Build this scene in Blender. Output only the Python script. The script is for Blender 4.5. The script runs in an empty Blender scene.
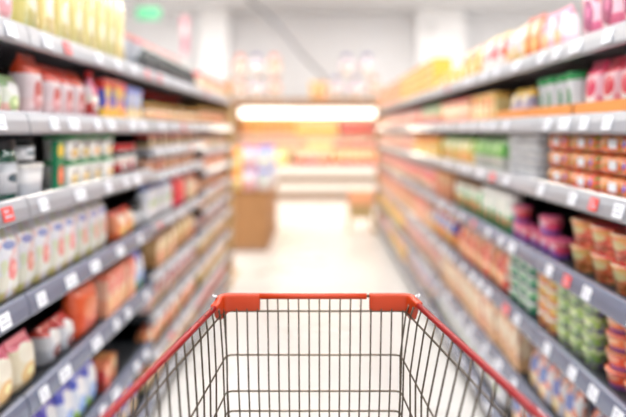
import bpy, bmesh, math, random
from mathutils import Vector, Matrix
random.seed(7)
PI = math.pi
S = bpy.context.scene
C = S.collection

# ------------------------------------------------------------------ materials
MATS = {}
def rgb(r, g, b):
    f = lambda c: ((c/255)/12.92 if c/255 <= .04045 else ((c/255+.055)/1.055)**2.4)
    return (f(r), f(g), f(b), 1)

def plain(name, col, rough=.5, metal=0, coat=0, noise=0, nscale=20, trans=0, emit=0, alpha=1, bump=0, bscale=60):
    m = bpy.data.materials.new(name); m.use_nodes = True
    nt = m.node_tree; b = nt.nodes['Principled BSDF']
    b.inputs['Base Color'].default_value = rgb(*col)
    b.inputs['Roughness'].default_value = rough
    b.inputs['Metallic'].default_value = metal
    b.inputs['Coat Weight'].default_value = coat
    b.inputs['Transmission Weight'].default_value = trans
    b.inputs['Alpha'].default_value = alpha
    if emit:
        b.inputs['Emission Color'].default_value = rgb(*col); b.inputs['Emission Strength'].default_value = emit
    tc = nt.nodes.new('ShaderNodeTexCoord')
    if noise:
        n = nt.nodes.new('ShaderNodeTexNoise'); n.inputs['Scale'].default_value = nscale
        nt.links.new(tc.outputs['Object'], n.inputs['Vector'])
        mx = nt.nodes.new('ShaderNodeMix'); mx.data_type = 'RGBA'
        mx.inputs['A'].default_value = rgb(*[max(0, c*(1-noise)) for c in col])
        mx.inputs['B'].default_value = rgb(*[min(255, c*(1+noise)) for c in col])
        nt.links.new(n.outputs['Fac'], mx.inputs['Factor']); nt.links.new(mx.outputs['Result'], b.inputs['Base Color'])
    if bump:
        n = nt.nodes.new('ShaderNodeTexNoise'); n.inputs['Scale'].default_value = bscale
        nt.links.new(tc.outputs['Object'], n.inputs['Vector'])
        bp = nt.nodes.new('ShaderNodeBump'); bp.inputs['Strength'].default_value = bump; bp.inputs['Distance'].default_value = .01
        nt.links.new(n.outputs['Fac'], bp.inputs['Height']); nt.links.new(bp.outputs['Normal'], b.inputs['Normal'])
    MATS[name] = m
    return m

def pack(name, bands, logo=None, pic=None, ls=(.32, .18), lc=(.5, .68), ps=(.3, .2), pc=(.5, .3), rough=.3, specks=None, stripes=None, bump=.25, coat=.3):
    """printed packaging: horizontal colour bands, an oval badge, an oval food picture, blotches of print and small print lines"""
    m = bpy.data.materials.new(name); m.use_nodes = True
    nt = m.node_tree; L = nt.links.new; N = nt.nodes.new
    b = nt.nodes['Principled BSDF']
    b.inputs['Roughness'].default_value = rough; b.inputs['Coat Weight'].default_value = coat; b.inputs['Coat Roughness'].default_value = .15
    tc = N('ShaderNodeTexCoord'); sp = N('ShaderNodeSeparateXYZ'); L(tc.outputs['Generated'], sp.inputs[0])
    r = N('ShaderNodeValToRGB'); r.color_ramp.interpolation = 'CONSTANT'
    el = r.color_ramp.elements
    el[0].position = 0; el[0].color = rgb(*bands[0][1])
    el[1].position = bands[1][0] if len(bands) > 1 else .99
    el[1].color = rgb(*(bands[1][1] if len(bands) > 1 else bands[0][1]))
    for p, c in bands[2:]:
        e = el.new(p); e.color = rgb(*c)
    L(sp.outputs['Z'], r.inputs[0])
    col = r.outputs['Color']
    def mixin(fac, c, k=1.0):
        nonlocal col
        mx = N('ShaderNodeMix'); mx.data_type = 'RGBA'
        if k != 1.0:
            mm = N('ShaderNodeMath'); mm.operation = 'MULTIPLY'; mm.inputs[1].default_value = k
            L(fac, mm.inputs[0]); fac = mm.outputs[0]
        L(fac, mx.inputs['Factor']); L(col, mx.inputs['A'])
        if isinstance(c, tuple): mx.inputs['B'].default_value = rgb(*c)
        else: L(c, mx.inputs['B'])
        col = mx.outputs['Result']
    if specks:
        v = N('ShaderNodeTexVoronoi'); v.inputs['Scale'].default_value = 5.5
        L(tc.outputs['Generated'], v.inputs['Vector'])
        sc = N('ShaderNodeSeparateColor'); L(v.outputs['Color'], sc.inputs[0])
        rr = N('ShaderNodeValToRGB'); rr.color_ramp.interpolation = 'CONSTANT'
        e2 = rr.color_ramp.elements; e2[0].color = rgb(*specks[0]); e2[1].color = rgb(*specks[-1]); e2[1].position = .66
        if len(specks) > 2: e = e2.new(.33); e.color = rgb(*specks[1])
        L(sc.outputs[0], rr.inputs[0])
        th = N('ShaderNodeMath'); th.operation = 'GREATER_THAN'; th.inputs[1].default_value = .55; L(sc.outputs[1], th.inputs[0])
        mixin(th.outputs[0], rr.outputs['Color'])
    def oval(cc, ss):
        s = N('ShaderNodeVectorMath'); s.operation = 'SUBTRACT'; s.inputs[1].default_value = (cc[0], 0, cc[1]); L(tc.outputs['Generated'], s.inputs[0])
        d = N('ShaderNodeVectorMath'); d.operation = 'MULTIPLY'; d.inputs[1].default_value = (1/ss[0], 0, 1/ss[1]); L(s.outputs[0], d.inputs[0])
        l = N('ShaderNodeVectorMath'); l.operation = 'LENGTH'; L(d.outputs[0], l.inputs[0])
        t = N('ShaderNodeMath'); t.operation = 'LESS_THAN'; t.inputs[1].default_value = 1; L(l.outputs['Value'], t.inputs[0])
        return t.outputs[0]
    if stripes:
        w = N('ShaderNodeMath'); w.operation = 'SINE'
        k = N('ShaderNodeMath'); k.operation = 'MULTIPLY'; k.inputs[1].default_value = stripes[1]*2*PI; L(sp.outputs[stripes[2]], k.inputs[0]); L(k.outputs[0], w.inputs[0])
        g = N('ShaderNodeMath'); g.operation = 'GREATER_THAN'; g.inputs[1].default_value = .1; L(w.outputs[0], g.inputs[0])
        mixin(g.outputs[0], stripes[0])
    if pic: mixin(oval(pc, ps), pic); mixin(oval((pc[0]+.06, pc[1]+.03), (ps[0]*.45, ps[1]*.4)), tuple(min(255, c+50) for c in pic))
    if logo: mixin(oval(lc, ls), logo)
    oi = N('ShaderNodeObjectInfo'); hs = N('ShaderNodeHueSaturation'); m1 = N('ShaderNodeMapRange'); m1.inputs['To Min'].default_value = .485; m1.inputs['To Max'].default_value = .515
    m2 = N('ShaderNodeMapRange'); m2.inputs['To Min'].default_value = 1.08; m2.inputs['To Max'].default_value = .84
    L(oi.outputs['Random'], m1.inputs['Value']); L(oi.outputs['Random'], m2.inputs['Value']); L(m1.outputs[0], hs.inputs['Hue']); L(m2.outputs[0], hs.inputs['Value']); L(col, hs.inputs['Color']); col = hs.outputs['Color']
    L(col, b.inputs['Base Color'])
    if bump:
        n = N('ShaderNodeTexNoise'); n.inputs['Scale'].default_value = 26; L(tc.outputs['Object'], n.inputs['Vector'])
        bp = N('ShaderNodeBump'); bp.inputs['Strength'].default_value = bump; bp.inputs['Distance'].default_value = .012
        L(n.outputs['Fac'], bp.inputs['Height']); L(bp.outputs['Normal'], b.inputs['Normal'])
    MATS[name] = m
    return m

plain('chrome_wire', (98, 88, 76), .3, .9)
_rp = plain('red_plastic', (134, 0, 14), .3); _rp.node_tree.nodes['Principled BSDF'].inputs['Specular IOR Level'].default_value = .3
plain('flare_tinted_plastic', (180, 52, 0), .45, 0, 0, bump=.05, bscale=300)  # orange glow of the lens flare put into the plastic's base colour
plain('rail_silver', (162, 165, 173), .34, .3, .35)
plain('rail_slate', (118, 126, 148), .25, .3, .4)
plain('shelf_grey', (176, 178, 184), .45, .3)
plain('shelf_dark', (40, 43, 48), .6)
plain('back_dark', (34, 37, 42), .7)
plain('post_tan', (196, 160, 108), .5, 0, 0, .12, 8)
plain('tag_white', (238, 240, 246), .45)
plain('tag_red', (232, 70, 62), .45)
plain('tag_print', (170, 172, 182), .6)
plain('wall_white', (243, 243, 245), .8, noise=.01, nscale=3)
plain('column_white', (252, 252, 253), .7)
plain('ceiling_white', (226, 226, 228), .85)
plain('cardboard', (168, 122, 78), .8, noise=.08, nscale=6)
plain('cardboard_orange', (232, 150, 76), .7, noise=.06, nscale=20)
plain('cream', (238, 222, 190), .5)
plain('white_plastic', (240, 240, 240), .35)
plain('clear_jug', (212, 200, 190), .12, coat=.5)
plain('purple_cap', (60, 44, 150), .35)
plain('orange_cap', (236, 96, 50), .35)
plain('brown_trim', (150, 116, 90), .55)
plain('cooler_white', (236, 230, 222), .4)
plain('cooler_inner', (250, 226, 190), .5)
plain('exit_green', (96, 196, 150), .4, emit=.35)
plain('dark_plastic', (30, 30, 34), .4)
plain('rubber', (40, 40, 42), .7)
plain('cable_grey', (140, 140, 146), .6)
plain('crate_orange', (255, 186, 140), .5)
plain('beige_wood', (204, 176, 124), .55, noise=.08, nscale=12)
plain('pink_card', (246, 176, 206), .5)
plain('red', (222, 40, 44), .35, coat=.3)
plain('green_lid', (36, 160, 84), .35, coat=.3)
plain('white_lid', (240, 238, 232), .35)
plain('gold_lid', (206, 160, 80), .35, .4)
plain('dark_lid', (36, 34, 38), .35)
plain('purple_lid', (226, 96, 140), .35)
plain('lime_lid', (200, 216, 160), .35)
plain('lamp_white', (255, 250, 242), .5, emit=9)
plain('tube_white', (255, 250, 240), .5, emit=3.2)
plain('dark_glass', (30, 40, 38), .08, coat=.5)
plain('green_glass', (28, 84, 66), .1, coat=.5)
plain('brown_jar', (120, 66, 36), .15, coat=.4)
plain('seal_silver', (210, 210, 214), .3, .6)

W = (242, 240, 240)
pack('p_pink', [(0, (226, 120, 150)), (.2, (246, 206, 218)), (.75, (220, 90, 130))], (244, 236, 244), (170, 70, 110), specks=[(250, 230, 236), (230, 120, 150), (244, 180, 160)])
pack('p_palepink', [(0, (236, 190, 200)), (.3, (248, 232, 236)), (.8, (238, 150, 170))], (226, 90, 110), (240, 180, 120))
pack('p_coral', [(0, (240, 110, 70)), (.3, (250, 150, 110)), (.85, (230, 70, 50))], (250, 226, 200), (250, 190, 110))
pack('p_whitegrey', [(0, (226, 190, 110)), (.25, (232, 232, 236)), (.85, (206, 190, 160))], (150, 150, 160), (226, 170, 80))
pack('p_redwhite', [(0, (246, 236, 230)), (.35, (226, 50, 54)), (.9, (240, 200, 90))], (250, 246, 240), (240, 240, 236))
pack('p_yellowbrown', [(0, (232, 176, 70)), (.4, (246, 210, 120)), (.85, (170, 110, 60))], (200, 60, 40), (250, 230, 170))
pack('p_yellow', [(0, (250, 196, 60)), (.5, (252, 220, 100)), (.85, (240, 130, 60))], (226, 70, 40), (252, 240, 180), rough=.5, bump=0)
pack('p_orange', [(0, (244, 150, 100)), (.4, (250, 190, 140)), (.8, (236, 110, 84))], (252, 226, 190), (206, 100, 70), rough=.5, bump=0)
pack('p_pinkred', [(0, (240, 150, 160)), (.35, (246, 196, 204)), (.72, (234, 70, 90))], (228, 50, 70), (250, 230, 230), lc=(.5, .5))
pack('p_silver', [(0, (200, 206, 214)), (.3, (232, 236, 240))], (60, 150, 100), None, ls=(.2, .3), lc=(.5, .5), rough=.25, coat=.5)
pack('p_yellowpurple', [(0, (206, 190, 210)), (.45, (180, 170, 196)), (.7, (246, 206, 80))], (250, 236, 190), None)
pack('p_cream', [(0, (246, 180, 90)), (.25, (250, 226, 160)), (.8, (244, 190, 90))], (240, 130, 60), (200, 120, 60), rough=.5, bump=0)
pack('p_greenpink', [(0, (246, 150, 140)), (.4, (170, 206, 120)), (.8, (110, 170, 70))], (250, 240, 220), (246, 120, 120))
pack('p_salmon', [(0, (246, 130, 110)), (.5, (250, 170, 150)), (.85, (232, 80, 70))], (252, 226, 210), (246, 190, 150))
pack('p_multi_orange', [(0, (206, 70, 56)), (.2, (248, 116, 66)), (.85, (250, 136, 84))], (250, 170, 120), (84, 80, 190), ls=(.42, .2), lc=(.4, .66), ps=(.1, .2), pc=(.78, .55), rough=.22, coat=.6, specks=[(250, 150, 96), (236, 90, 60), (150, 150, 60)])
pack('p_greytub', [(0, (206, 210, 216)), (.5, (240, 240, 242))], None, None)
pack('p_greenbag', [(0, (196, 196, 186)), (.4, (104, 186, 80)), (.85, (84, 170, 70))], (180, 226, 140), None, specks=[(226, 230, 216), (110, 190, 80), (170, 170, 150)])
pack('p_yellowgreen', [(0, (240, 206, 110)), (.45, (196, 214, 110)), (.8, (120, 180, 80))], (250, 240, 200), (240, 150, 80))
pack('p_brownbowl', [(0, (190, 90, 50)), (.4, (240, 140, 84)), (.8, (226, 170, 90))], (206, 190, 130), (160, 80, 40), specks=[(246, 150, 110), (206, 90, 60), (200, 190, 110)])
pack('p_magenta', [(0, (130, 90, 180)), (.3, (236, 80, 120)), (.8, (250, 150, 150))], (246, 200, 220), (150, 90, 180))
pack('p_greencup', [(0, (60, 160, 100)), (.45, (110, 196, 140)), (.75, (236, 240, 230))], (246, 240, 226), (236, 150, 90))
pack('p_brownred', [(0, (150, 70, 50)), (.4, (196, 80, 56)), (.85, (236, 150, 100))], (240, 200, 150), (226, 120, 70), rough=.5, bump=0)
pack('p_coralwhite', [(0, (246, 210, 200)), (.3, (240, 120, 110)), (.75, (248, 200, 190))], (230, 70, 80), (250, 226, 170))
pack('p_orangepurple', [(0, (150, 90, 160)), (.32, (250, 120, 60)), (.85, (250, 150, 96))], (250, 190, 150), None)
pack('p_lime', [(0, (130, 120, 170)), (.32, (150, 200, 70)), (.8, (190, 216, 130))], (226, 236, 190), None, specks=[(206, 220, 170), (150, 150, 180), (190, 216, 110)])
pack('p_yelloworange', [(0, (240, 150, 110)), (.35, (246, 200, 90)), (.8, (250, 220, 140))], (246, 160, 110), None)
pack('p_greenstack', [(0, (60, 90, 110)), (.3, (50, 170, 100)), (.8, (130, 206, 160))], (226, 240, 220), None)
pack('p_orangewhite', [(0, (236, 120, 80)), (.3, (248, 216, 190)), (.7, (240, 150, 80))], (200, 80, 60), (250, 180, 110), specks=[(250, 230, 210), (236, 120, 80), (190, 110, 70)])
pack('p_blueorange', [(0, (250, 150, 80)), (.45, (80, 110, 200)), (.8, (246, 120, 70))], (246, 246, 246), (250, 190, 90))
pack('p_peach', [(0, (246, 180, 140)), (.4, (250, 206, 176)), (.85, (240, 140, 110))], (240, 110, 90), (236, 180, 120), rough=.5, bump=0)
pack('p_beigebox', [(0, (240, 186, 140)), (.3, (246, 214, 176)), (.85, (236, 166, 120))], (250, 234, 210), (216, 150, 104), rough=.55, bump=0, specks=[(240, 200, 160), (250, 226, 200), (214, 160, 140)])
pack('p_mixed', [(0, (236, 200, 190)), (.4, (242, 240, 240)), (.8, (226, 110, 90))], (200, 80, 80), (236, 180, 120), specks=[(240, 240, 242), (222, 120, 100), (150, 130, 160)])
pack('p_mixedblue', [(0, (206, 206, 220)), (.4, (244, 244, 246)), (.8, (226, 150, 130))], (120, 140, 200), (240, 190, 130), specks=[(240, 240, 242), (236, 150, 120), (110, 120, 150)])
pack('p_pasta', [(0, (216, 214, 160)), (.12, (236, 226, 170)), (.62, (244, 240, 206)), (.86, (226, 204, 130))], (250, 246, 220), None, lc=(.5, .3), ls=(.3, .1), rough=.14, coat=1, stripes=((222, 204, 124), 4, 'X'), bump=.6)
pack('p_redtop', [(0, (244, 216, 220)), (.3, (246, 226, 232)), (.68, (228, 44, 50))], (214, 96, 110), (236, 170, 180), lc=(.5, .45), ls=(.25, .13))
pack('p_whitegreen', [(0, (240, 190, 180)), (.3, (236, 240, 226)), (.7, (150, 180, 130))], (240, 240, 240), (190, 210, 150))
pack('p_bluebox', [(0, (250, 200, 70)), (.3, (70, 100, 210)), (.75, (228, 60, 70))], (250, 206, 60), (246, 150, 60), rough=.4, bump=0)
pack('p_paleblue', [(0, (240, 220, 190)), (.3, (156, 184, 236)), (.8, (110, 140, 226))], (226, 234, 250), (246, 200, 110), rough=.4, bump=0)
pack('p_label_beige', [(0, (246, 206, 130)), (.5, (250, 226, 180))], (236, 130, 80), None, ls=(.3, .3), lc=(.5, .5))
pack('p_label_red', [(0, (206, 50, 50)), (.6, (246, 236, 226))], (246, 240, 236), None, ls=(.3, .2), lc=(.5, .35))
pack('p_label_white', [(0, (236, 236, 240)), (.7, (210, 214, 220))], (90, 110, 120), None, ls=(.3, .16), lc=(.5, .5))
pack('p_tubgreen', [(0, (30, 130, 90)), (.1, (244, 242, 236)), (.9, (236, 236, 232))], (110, 80, 90), (238, 190, 110), ls=(.2, .12), lc=(.5, .68), ps=(.28, .2), pc=(.5, .36), specks=[(246, 244, 240), (250, 236, 200), (246, 240, 236)])
pack('p_greenpanel', [(0, (24, 132, 96)), (.5, (30, 140, 100))], (240, 214, 60), (236, 120, 70), ls=(.4, .14), lc=(.5, .8), ps=(.35, .2), pc=(.5, .3))
pack('p_ricebag', [(0, (222, 212, 140)), (.14, (232, 230, 214)), (.36, (236, 236, 242))], (140, 150, 204), (238, 150, 140), ls=(.3, .06), lc=(.45, .76), ps=(.22, .14), pc=(.5, .42), specks=[(246, 246, 250), (236, 206, 204), (220, 226, 196)])
pack('p_orangered', [(0, (240, 66, 40)), (.5, (246, 84, 56))], (250, 130, 96), (226, 50, 34), ls=(.3, .2), lc=(.5, .5))
pack('p_silverred', [(0, (186, 190, 200)), (.4, (214, 216, 222)), (.75, (206, 80, 66))], (240, 240, 240), (120, 60, 56), rough=.2, coat=.6)
pack('p_creambag', [(0, (226, 206, 170)), (.2, (240, 228, 200)), (.8, (240, 120, 140))], (250, 244, 226), (236, 196, 130))
pack('p_bluewhite', [(0, (150, 200, 90)), (.25, (226, 232, 246)), (.7, (90, 96, 200))], (246, 246, 250), (110, 150, 220))
pack('p_bluered', [(0, (236, 236, 240)), (.5, (222, 226, 236)), (.8, (110, 130, 210))], (160, 190, 120), (246, 240, 244), ls=(.3, .1), lc=(.5, .45))
pack('p_blackred', [(0, (210, 180, 130)), (.3, (60, 50, 48)), (.75, (222, 50, 46))], (246, 206, 150), None, ls=(.2, .2), lc=(.5, .5))
pack('p_beigered', [(0, (244, 220, 180)), (.4, (250, 236, 210)), (.75, (226, 90, 60))], (206, 150, 90), (240, 170, 110))
pack('p_tan', [(0, (206, 160, 100)), (.4, (226, 190, 130)), (.8, (170, 120, 70))], (246, 226, 180), (236, 130, 80))
pack('p_yellowsnack', [(0, (250, 214, 70)), (.3, (252, 226, 110)), (.8, (250, 190, 60))], (246, 120, 80), (250, 240, 190))
pack('p_lilac', [(0, (226, 196, 226)), (.4, (246, 226, 240)), (.8, (200, 150, 206))], (250, 246, 250), (246, 170, 150))
pack('p_freshorange', [(0, (240, 90, 50)), (.5, (250, 140, 60)), (.85, (250, 200, 120))], (250, 226, 190), None)
pack('p_freshyellow', [(0, (246, 200, 90)), (.5, (246, 226, 110)), (.85, (190, 206, 110))], (250, 246, 220), None)
pack('p_freshred', [(0, (226, 60, 50)), (.5, (240, 90, 70)), (.85, (250, 206, 170))], (250, 226, 200), None)

pack('p_greyredtop', [(0, (170, 176, 186)), (.5, (196, 200, 208)), (.86, (226, 110, 110))], (150, 156, 170), None, bump=0)
# floor material: glossy pale vinyl tiles
def floor_mat():
    m = bpy.data.materials.new('floor_tiles'); m.use_nodes = True
    nt = m.node_tree; L = nt.links.new; N = nt.nodes.new; b = nt.nodes['Principled BSDF']
    tc = N('ShaderNodeTexCoord'); br = N('ShaderNodeTexBrick')
    br.offset = 0; br.inputs['Scale'].default_value = 1; br.inputs['Brick Width'].default_value = .6; br.inputs['Row Height'].default_value = .6
    br.inputs['Mortar Size'].default_value = .0015
    br.inputs['Color1'].default_value = rgb(226, 223, 219); br.inputs['Color2'].default_value = rgb(230, 227, 223); br.inputs['Mortar'].default_value = rgb(212, 208, 203)
    n = N('ShaderNodeTexNoise'); n.inputs['Scale'].default_value = 1.3
    L(tc.outputs['Object'], br.inputs['Vector']); L(tc.outputs['Object'], n.inputs['Vector'])
    L(br.outputs['Color'], b.inputs['Base Color'])
    mr = N('ShaderNodeMapRange'); mr.inputs['To Min'].default_value = .22; mr.inputs['To Max'].default_value = .36
    L(n.outputs['Fac'], mr.inputs['Value']); L(mr.outputs[0], b.inputs['Roughness'])
    MATS['floor_tiles'] = m
floor_mat()

# ------------------------------------------------------------------ mesh helpers
def box(bm, x0, x1, y0, y1, z0, z1, bev=0, mi=0, rot=None):
    vs = [bm.verts.new((x, y, z)) for x in (x0, x1) for y in (y0, y1) for z in (z0, z1)]
    if rot:
        for v in vs: v.co = rot @ v.co
    F = [(0, 1, 3, 2), (4, 6, 7, 5), (0, 4, 5, 1), (2, 3, 7, 6), (0, 2, 6, 4), (1, 5, 7, 3)]
    fs = [bm.faces.new([vs[i] for i in f]) for f in F]
    for f in fs: f.material_index = mi
    if bev:
        es = list({e for f in fs for e in f.edges})
        r = bmesh.ops.bevel(bm, geom=es, offset=bev, segments=2, affect='EDGES', profile=.6)
        for f in r['faces']: f.material_index = mi
    return fs

def loft(bm, rings, mi=0, cap0=True, cap1=True, smooth=True, closed=True):
    R = [[bm.verts.new(p) for p in r] for r in rings]
    n = len(R[0])
    for a, b in zip(R, R[1:]):
        for i in range(n if closed else n-1):
            f = bm.faces.new((a[i], a[(i+1) % n], b[(i+1) % n], b[i])); f.material_index = mi; f.smooth = smooth
    if cap0: f = bm.faces.new(list(reversed(R[0]))); f.material_index = mi
    if cap1: f = bm.faces.new(R[-1]); f.material_index = mi

def lathe(bm, prof, n=20, mi=0, cx=0, cy=0, cap0=True, cap1=True):
    loft(bm, [[(cx+r*math.cos(2*PI*i/n), cy+r*math.sin(2*PI*i/n), z) for i in range(n)] for r, z in prof], mi, cap0, cap1)

def sq(w, d, k, n=20):
    """rounded-rectangle ring, k = roundness"""
    out = []
    for i in range(n):
        a = 2*PI*i/n; c, s = math.cos(a), math.sin(a)
        e = 2/k
        out.append((w/2*math.copysign(abs(c)**e, c), d/2*math.copysign(abs(s)**e, s)))
    return out

def tube(bm, pts, r, n=8, mi=0, cap=True):
    pts = [Vector(p) for p in pts]
    rings = []
    up0 = None
    for i, p in enumerate(pts):
        t = (pts[min(i+1, len(pts)-1)] - pts[max(i-1, 0)]).normalized()
        if up0 is None:
            up0 = Vector((0, 0, 1)) if abs(t.z) < .9 else Vector((1, 0, 0))
        a = t.cross(up0)
        if a.length < 1e-4: a = t.cross(Vector((0, 1, 0)))
        a.normalize(); b = a.cross(t).normalized(); up0 = b
        rr = r[i] if isinstance(r, (list, tuple)) else r
        rings.append([p + a*rr*math.cos(2*PI*k/n) + b*rr*math.sin(2*PI*k/n) for k in range(n)])
    loft(bm, rings, mi, cap, cap)

def link(name, bm, mats, parent=None, loc=None, rotz=0, recalc=True):
    if recalc: bmesh.ops.recalc_face_normals(bm, faces=bm.faces[:])
    me = bpy.data.meshes.new(name); bm.to_mesh(me); bm.free()
    if isinstance(mats, str): mats = [mats]
    for m in mats: me.materials.append(MATS[m])
    o = bpy.data.objects.new(name, me); C.objects.link(o)
    if parent: o.parent = parent
    if loc: o.location = loc
    o.rotation_euler.z = rotz
    return o

def tag(o, label, cat, group=None, kind=None):
    o['label'] = label; o['category'] = cat
    if group: o['group'] = group
    if kind: o['kind'] = kind
    return o
def struct(o, label=None):
    o['kind'] = 'structure'
    if label: o['label'] = label
    return o
def empty(name, loc=(0, 0, 0), rotz=0):
    o = bpy.data.objects.new(name, None); C.objects.link(o); o.location = loc; o.rotation_euler.z = rotz; o.empty_display_size = .1
    return o

# ------------------------------------------------------------------ product shapes: each gives a list of (part name, bmesh builder, material)
def k_packet(w, d, h, mat, **k):
    def f(bm, mi):
        lv = [(0, .55, .96), (.05, .82, .98), (.2, 1, 1), (.5, 1.02, .97), (.75, .86, .98), (.88, .42, 1), (.925, .1, 1.02), (1, .07, 1.02)]
        loft(bm, [[(x, y, t*h) for x, y in sq(w*fw, d*fd, 3.2 if fd > .3 else 4, 20)] for t, fd, fw in lv], mi)
    return [('packet', f, mat)]
def k_pasta(w, d, h, mat, **k):
    def f(bm, mi):
        lv = [(0, .7, .9), (.03, 1, 1), (.3, 1, .98), (.6, .95, .96), (.78, .8, .9), (.86, .35, .62), (.9, .22, .45), (.95, .3, .75), (1, .25, .95)]
        loft(bm, [[(x*(1+.03*math.sin(9*i+t*20)), y*(1+.08*math.cos(7*i+t*13)), t*h) for i, (x, y) in enumerate(sq(w*fw, d*fd, 2.6, 20))] for t, fd, fw in lv], mi)
    def g(bm, mi):
        loft(bm, [[(x, y, z) for x, y in sq(w*.5, d*.28, 2.2, 12)] for z in (h*.885, h*.905)], mi)
    return [('cellophane_bag', f, mat), ('tie', g, k.get('lid', 'gold_lid'))]
def k_box(w, d, h, mat, **k):
    def f(bm, mi): box(bm, -w/2, w/2, -d/2, d/2, 0, h, min(w, d, h)*.04, mi)
    def g(bm, mi): box(bm, -w*.47, w*.47, -d*.47, 0, h, h+.0012, 0, mi)
    return [('carton', f, mat), ('flap', g, k.get('lid', mat))]
def k_jar(w, d, h, mat, lid='gold_lid', glass='brown_jar', **k):
    r = w/2
    def f(bm, mi): lathe(bm, [(r*.88, 0), (r, .04*h), (r, .68*h), (r*.93, .76*h), (r*.8, .8*h), (r*.8, .84*h)], 20, mi)
    def l(bm, mi): lathe(bm, [(r*.86, .82*h), (r*.9, .835*h), (r*.9, .98*h), (r*.84, h)], 20, mi)
    def b(bm, mi): lathe(bm, [(r*1.012, .12*h), (r*1.012, .62*h)], 20, mi, cap0=True, cap1=True)
    return [('jar', f, glass), ('lid', l, lid), ('label_band', b, mat)]
def k_bottle(w, d, h, mat, lid='red', glass='dark_glass', **k):
    r = w/2
    def f(bm, mi): lathe(bm, [(r*.85, 0), (r, .03*h), (r, .55*h), (r*.9, .63*h), (r*.45, .76*h), (r*.36, .8*h), (r*.36, .88*h)], 18, mi)
    def l(bm, mi): lathe(bm, [(r*.42, .86*h), (r*.42, .99*h), (r*.38, h)], 18, mi)
    def b(bm, mi): lathe(bm, [(r*1.015, .1*h), (r*1.015, .5*h)], 18, mi)
    return [('bottle', f, glass), ('cap', l, lid), ('label_band', b, mat)]
def k_can(w, d, h, mat, lid='seal_silver', **k):
    r = w/2
    def f(bm, mi): lathe(bm, [(r*.92, 0), (r, .02*h), (r*.97, .05*h), (r*.97, .8*h), (r, .82*h)], 20, mi)
    def l(bm, mi): lathe(bm, [(r*1.02, .82*h), (r*1.04, .83*h), (r*1.04, .97*h), (r*.98, h)], 20, mi)
    return [('can', f, mat), ('lid', l, lid)]
def k_cup(w, d, h, mat, lid='white_lid', **k):
    r = w/2
    def f(bm, mi): lathe(bm, [(r*.74, 0), (r*.76, .03*h), (r*.95, .88*h), (r*.96, .9*h)], 20, mi)
    def l(bm, mi): lathe(bm, [(r, .9*h), (r*1.0, .95*h), (r*.94, .97*h), (r*.92, h)], 20, mi)
    return [('cup', f, mat), ('lid', l, lid)]
def k_tub(w, d, h, mat, lid='white_lid', **k):
    def f(bm, mi): loft(bm, [[(x, y, z*h) for x, y in sq(w*s, d*s, 5, 24)] for z, s in ((0, .86), (.04, .9), (.86, .98))], mi)
    def l(bm, mi): loft(bm, [[(x, y, z*h) for x, y in sq(w*s, d*s, 5, 24)] for z, s in ((.86, .98), (.87, 1.0), (.97, 1.0), (1, .95))], mi)
    return [('tub', f, mat), ('lid', l, lid)]
def k_multi(w, d, h, mat, **k):
    def f(bm, mi):
        n = 28
        rings = []
        for j in range(n+1):
            t = j/n; x = (t-.5)*w
            bulge = .86+.14*abs(math.sin(PI*3*t))
            if j in (0, n): bulge *= .8
            rings.append([(x, y*bulge, h/2+z*(bulge*.5+.5)) for y, z in sq(d, h, 4.5, 18)])
        loft(bm, rings, mi)
    def g(bm, mi): box(bm, -w*.12, w*.12, -d*.507, -d*.49, h*.3, h*.72, .001, mi)
    return [('wrapped_cups', f, mat), ('sticker', g, k.get('lid', 'tag_white'))]
KIND = dict(packet=k_packet, pasta=k_pasta, box=k_box, jar=k_jar, bottle=k_bottle, can=k_can, cup=k_cup, tub=k_tub, multi=k_multi)
TOPNAME = dict(packet='packet', pasta='cellophane_bag', box='carton', jar='jar', bottle='bottle', can='can', cup='noodle_cup', tub='tub', multi='noodle_multipack')
CAT = dict(packet='packet', pasta='bag', box='box', jar='jar', bottle='bottle', can='can', cup='cup', tub='tub', multi='multipack')

proto_cache = {}
def make_proto(kind, w, d, h, mat, near, kw):
    parts = KIND[kind](w, d, h, mat, **kw)
    if kind in ('packet', 'box') and not near: parts = parts[:1]
    nm = TOPNAME[kind]
    if near:
        res = []
        for i, (pn, f, m) in enumerate(parts):
            bm = bmesh.new(); f(bm, 0)
            bmesh.ops.recalc_face_normals(bm, faces=bm.faces[:])
            me = bpy.data.meshes.new(pn); bm.to_mesh(me); bm.free(); me.materials.append(MATS[m])
            res.append((nm if i == 0 else pn, me))
        return res
    bm = bmesh.new()
    for i, (pn, f, m) in enumerate(parts): f(bm, i)
    bmesh.ops.recalc_face_normals(bm, faces=bm.faces[:])
    me = bpy.data.meshes.new(nm); bm.to_mesh(me); bm.free()
    for _, _, m in parts: me.materials.append(MATS[m])
    return [(nm, me)]
def put(kind, dims, mat, near, kw, loc, rotz, label, group, tilt=0):
    key = (kind, dims, mat, near, tuple(sorted(kw.items())))
    if key not in proto_cache: proto_cache[key] = make_proto(kind, *dims, mat, near, kw)
    pr = proto_cache[key]
    root = bpy.data.objects.new(next((b for a, b in (('bag', 'food_bag'), ('pouch', 'pouch'), ('bowl', 'noodle_bowl')) if a in label.split(' on ')[0].split() and kind != 'pasta'), pr[0][0]), pr[0][1]); C.objects.link(root)
    root.location = loc; root.rotation_euler = (tilt, 0, rotz)
    tag(root, label, {'food_bag': 'bag', 'pouch': 'pouch', 'noodle_bowl': 'bowl'}.get(root.name.split('.')[0], CAT[kind]), group)
    for n, me in pr[1:]:
        c = bpy.data.objects.new(n, me); C.objects.link(c); c.parent = root
    return root

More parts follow.
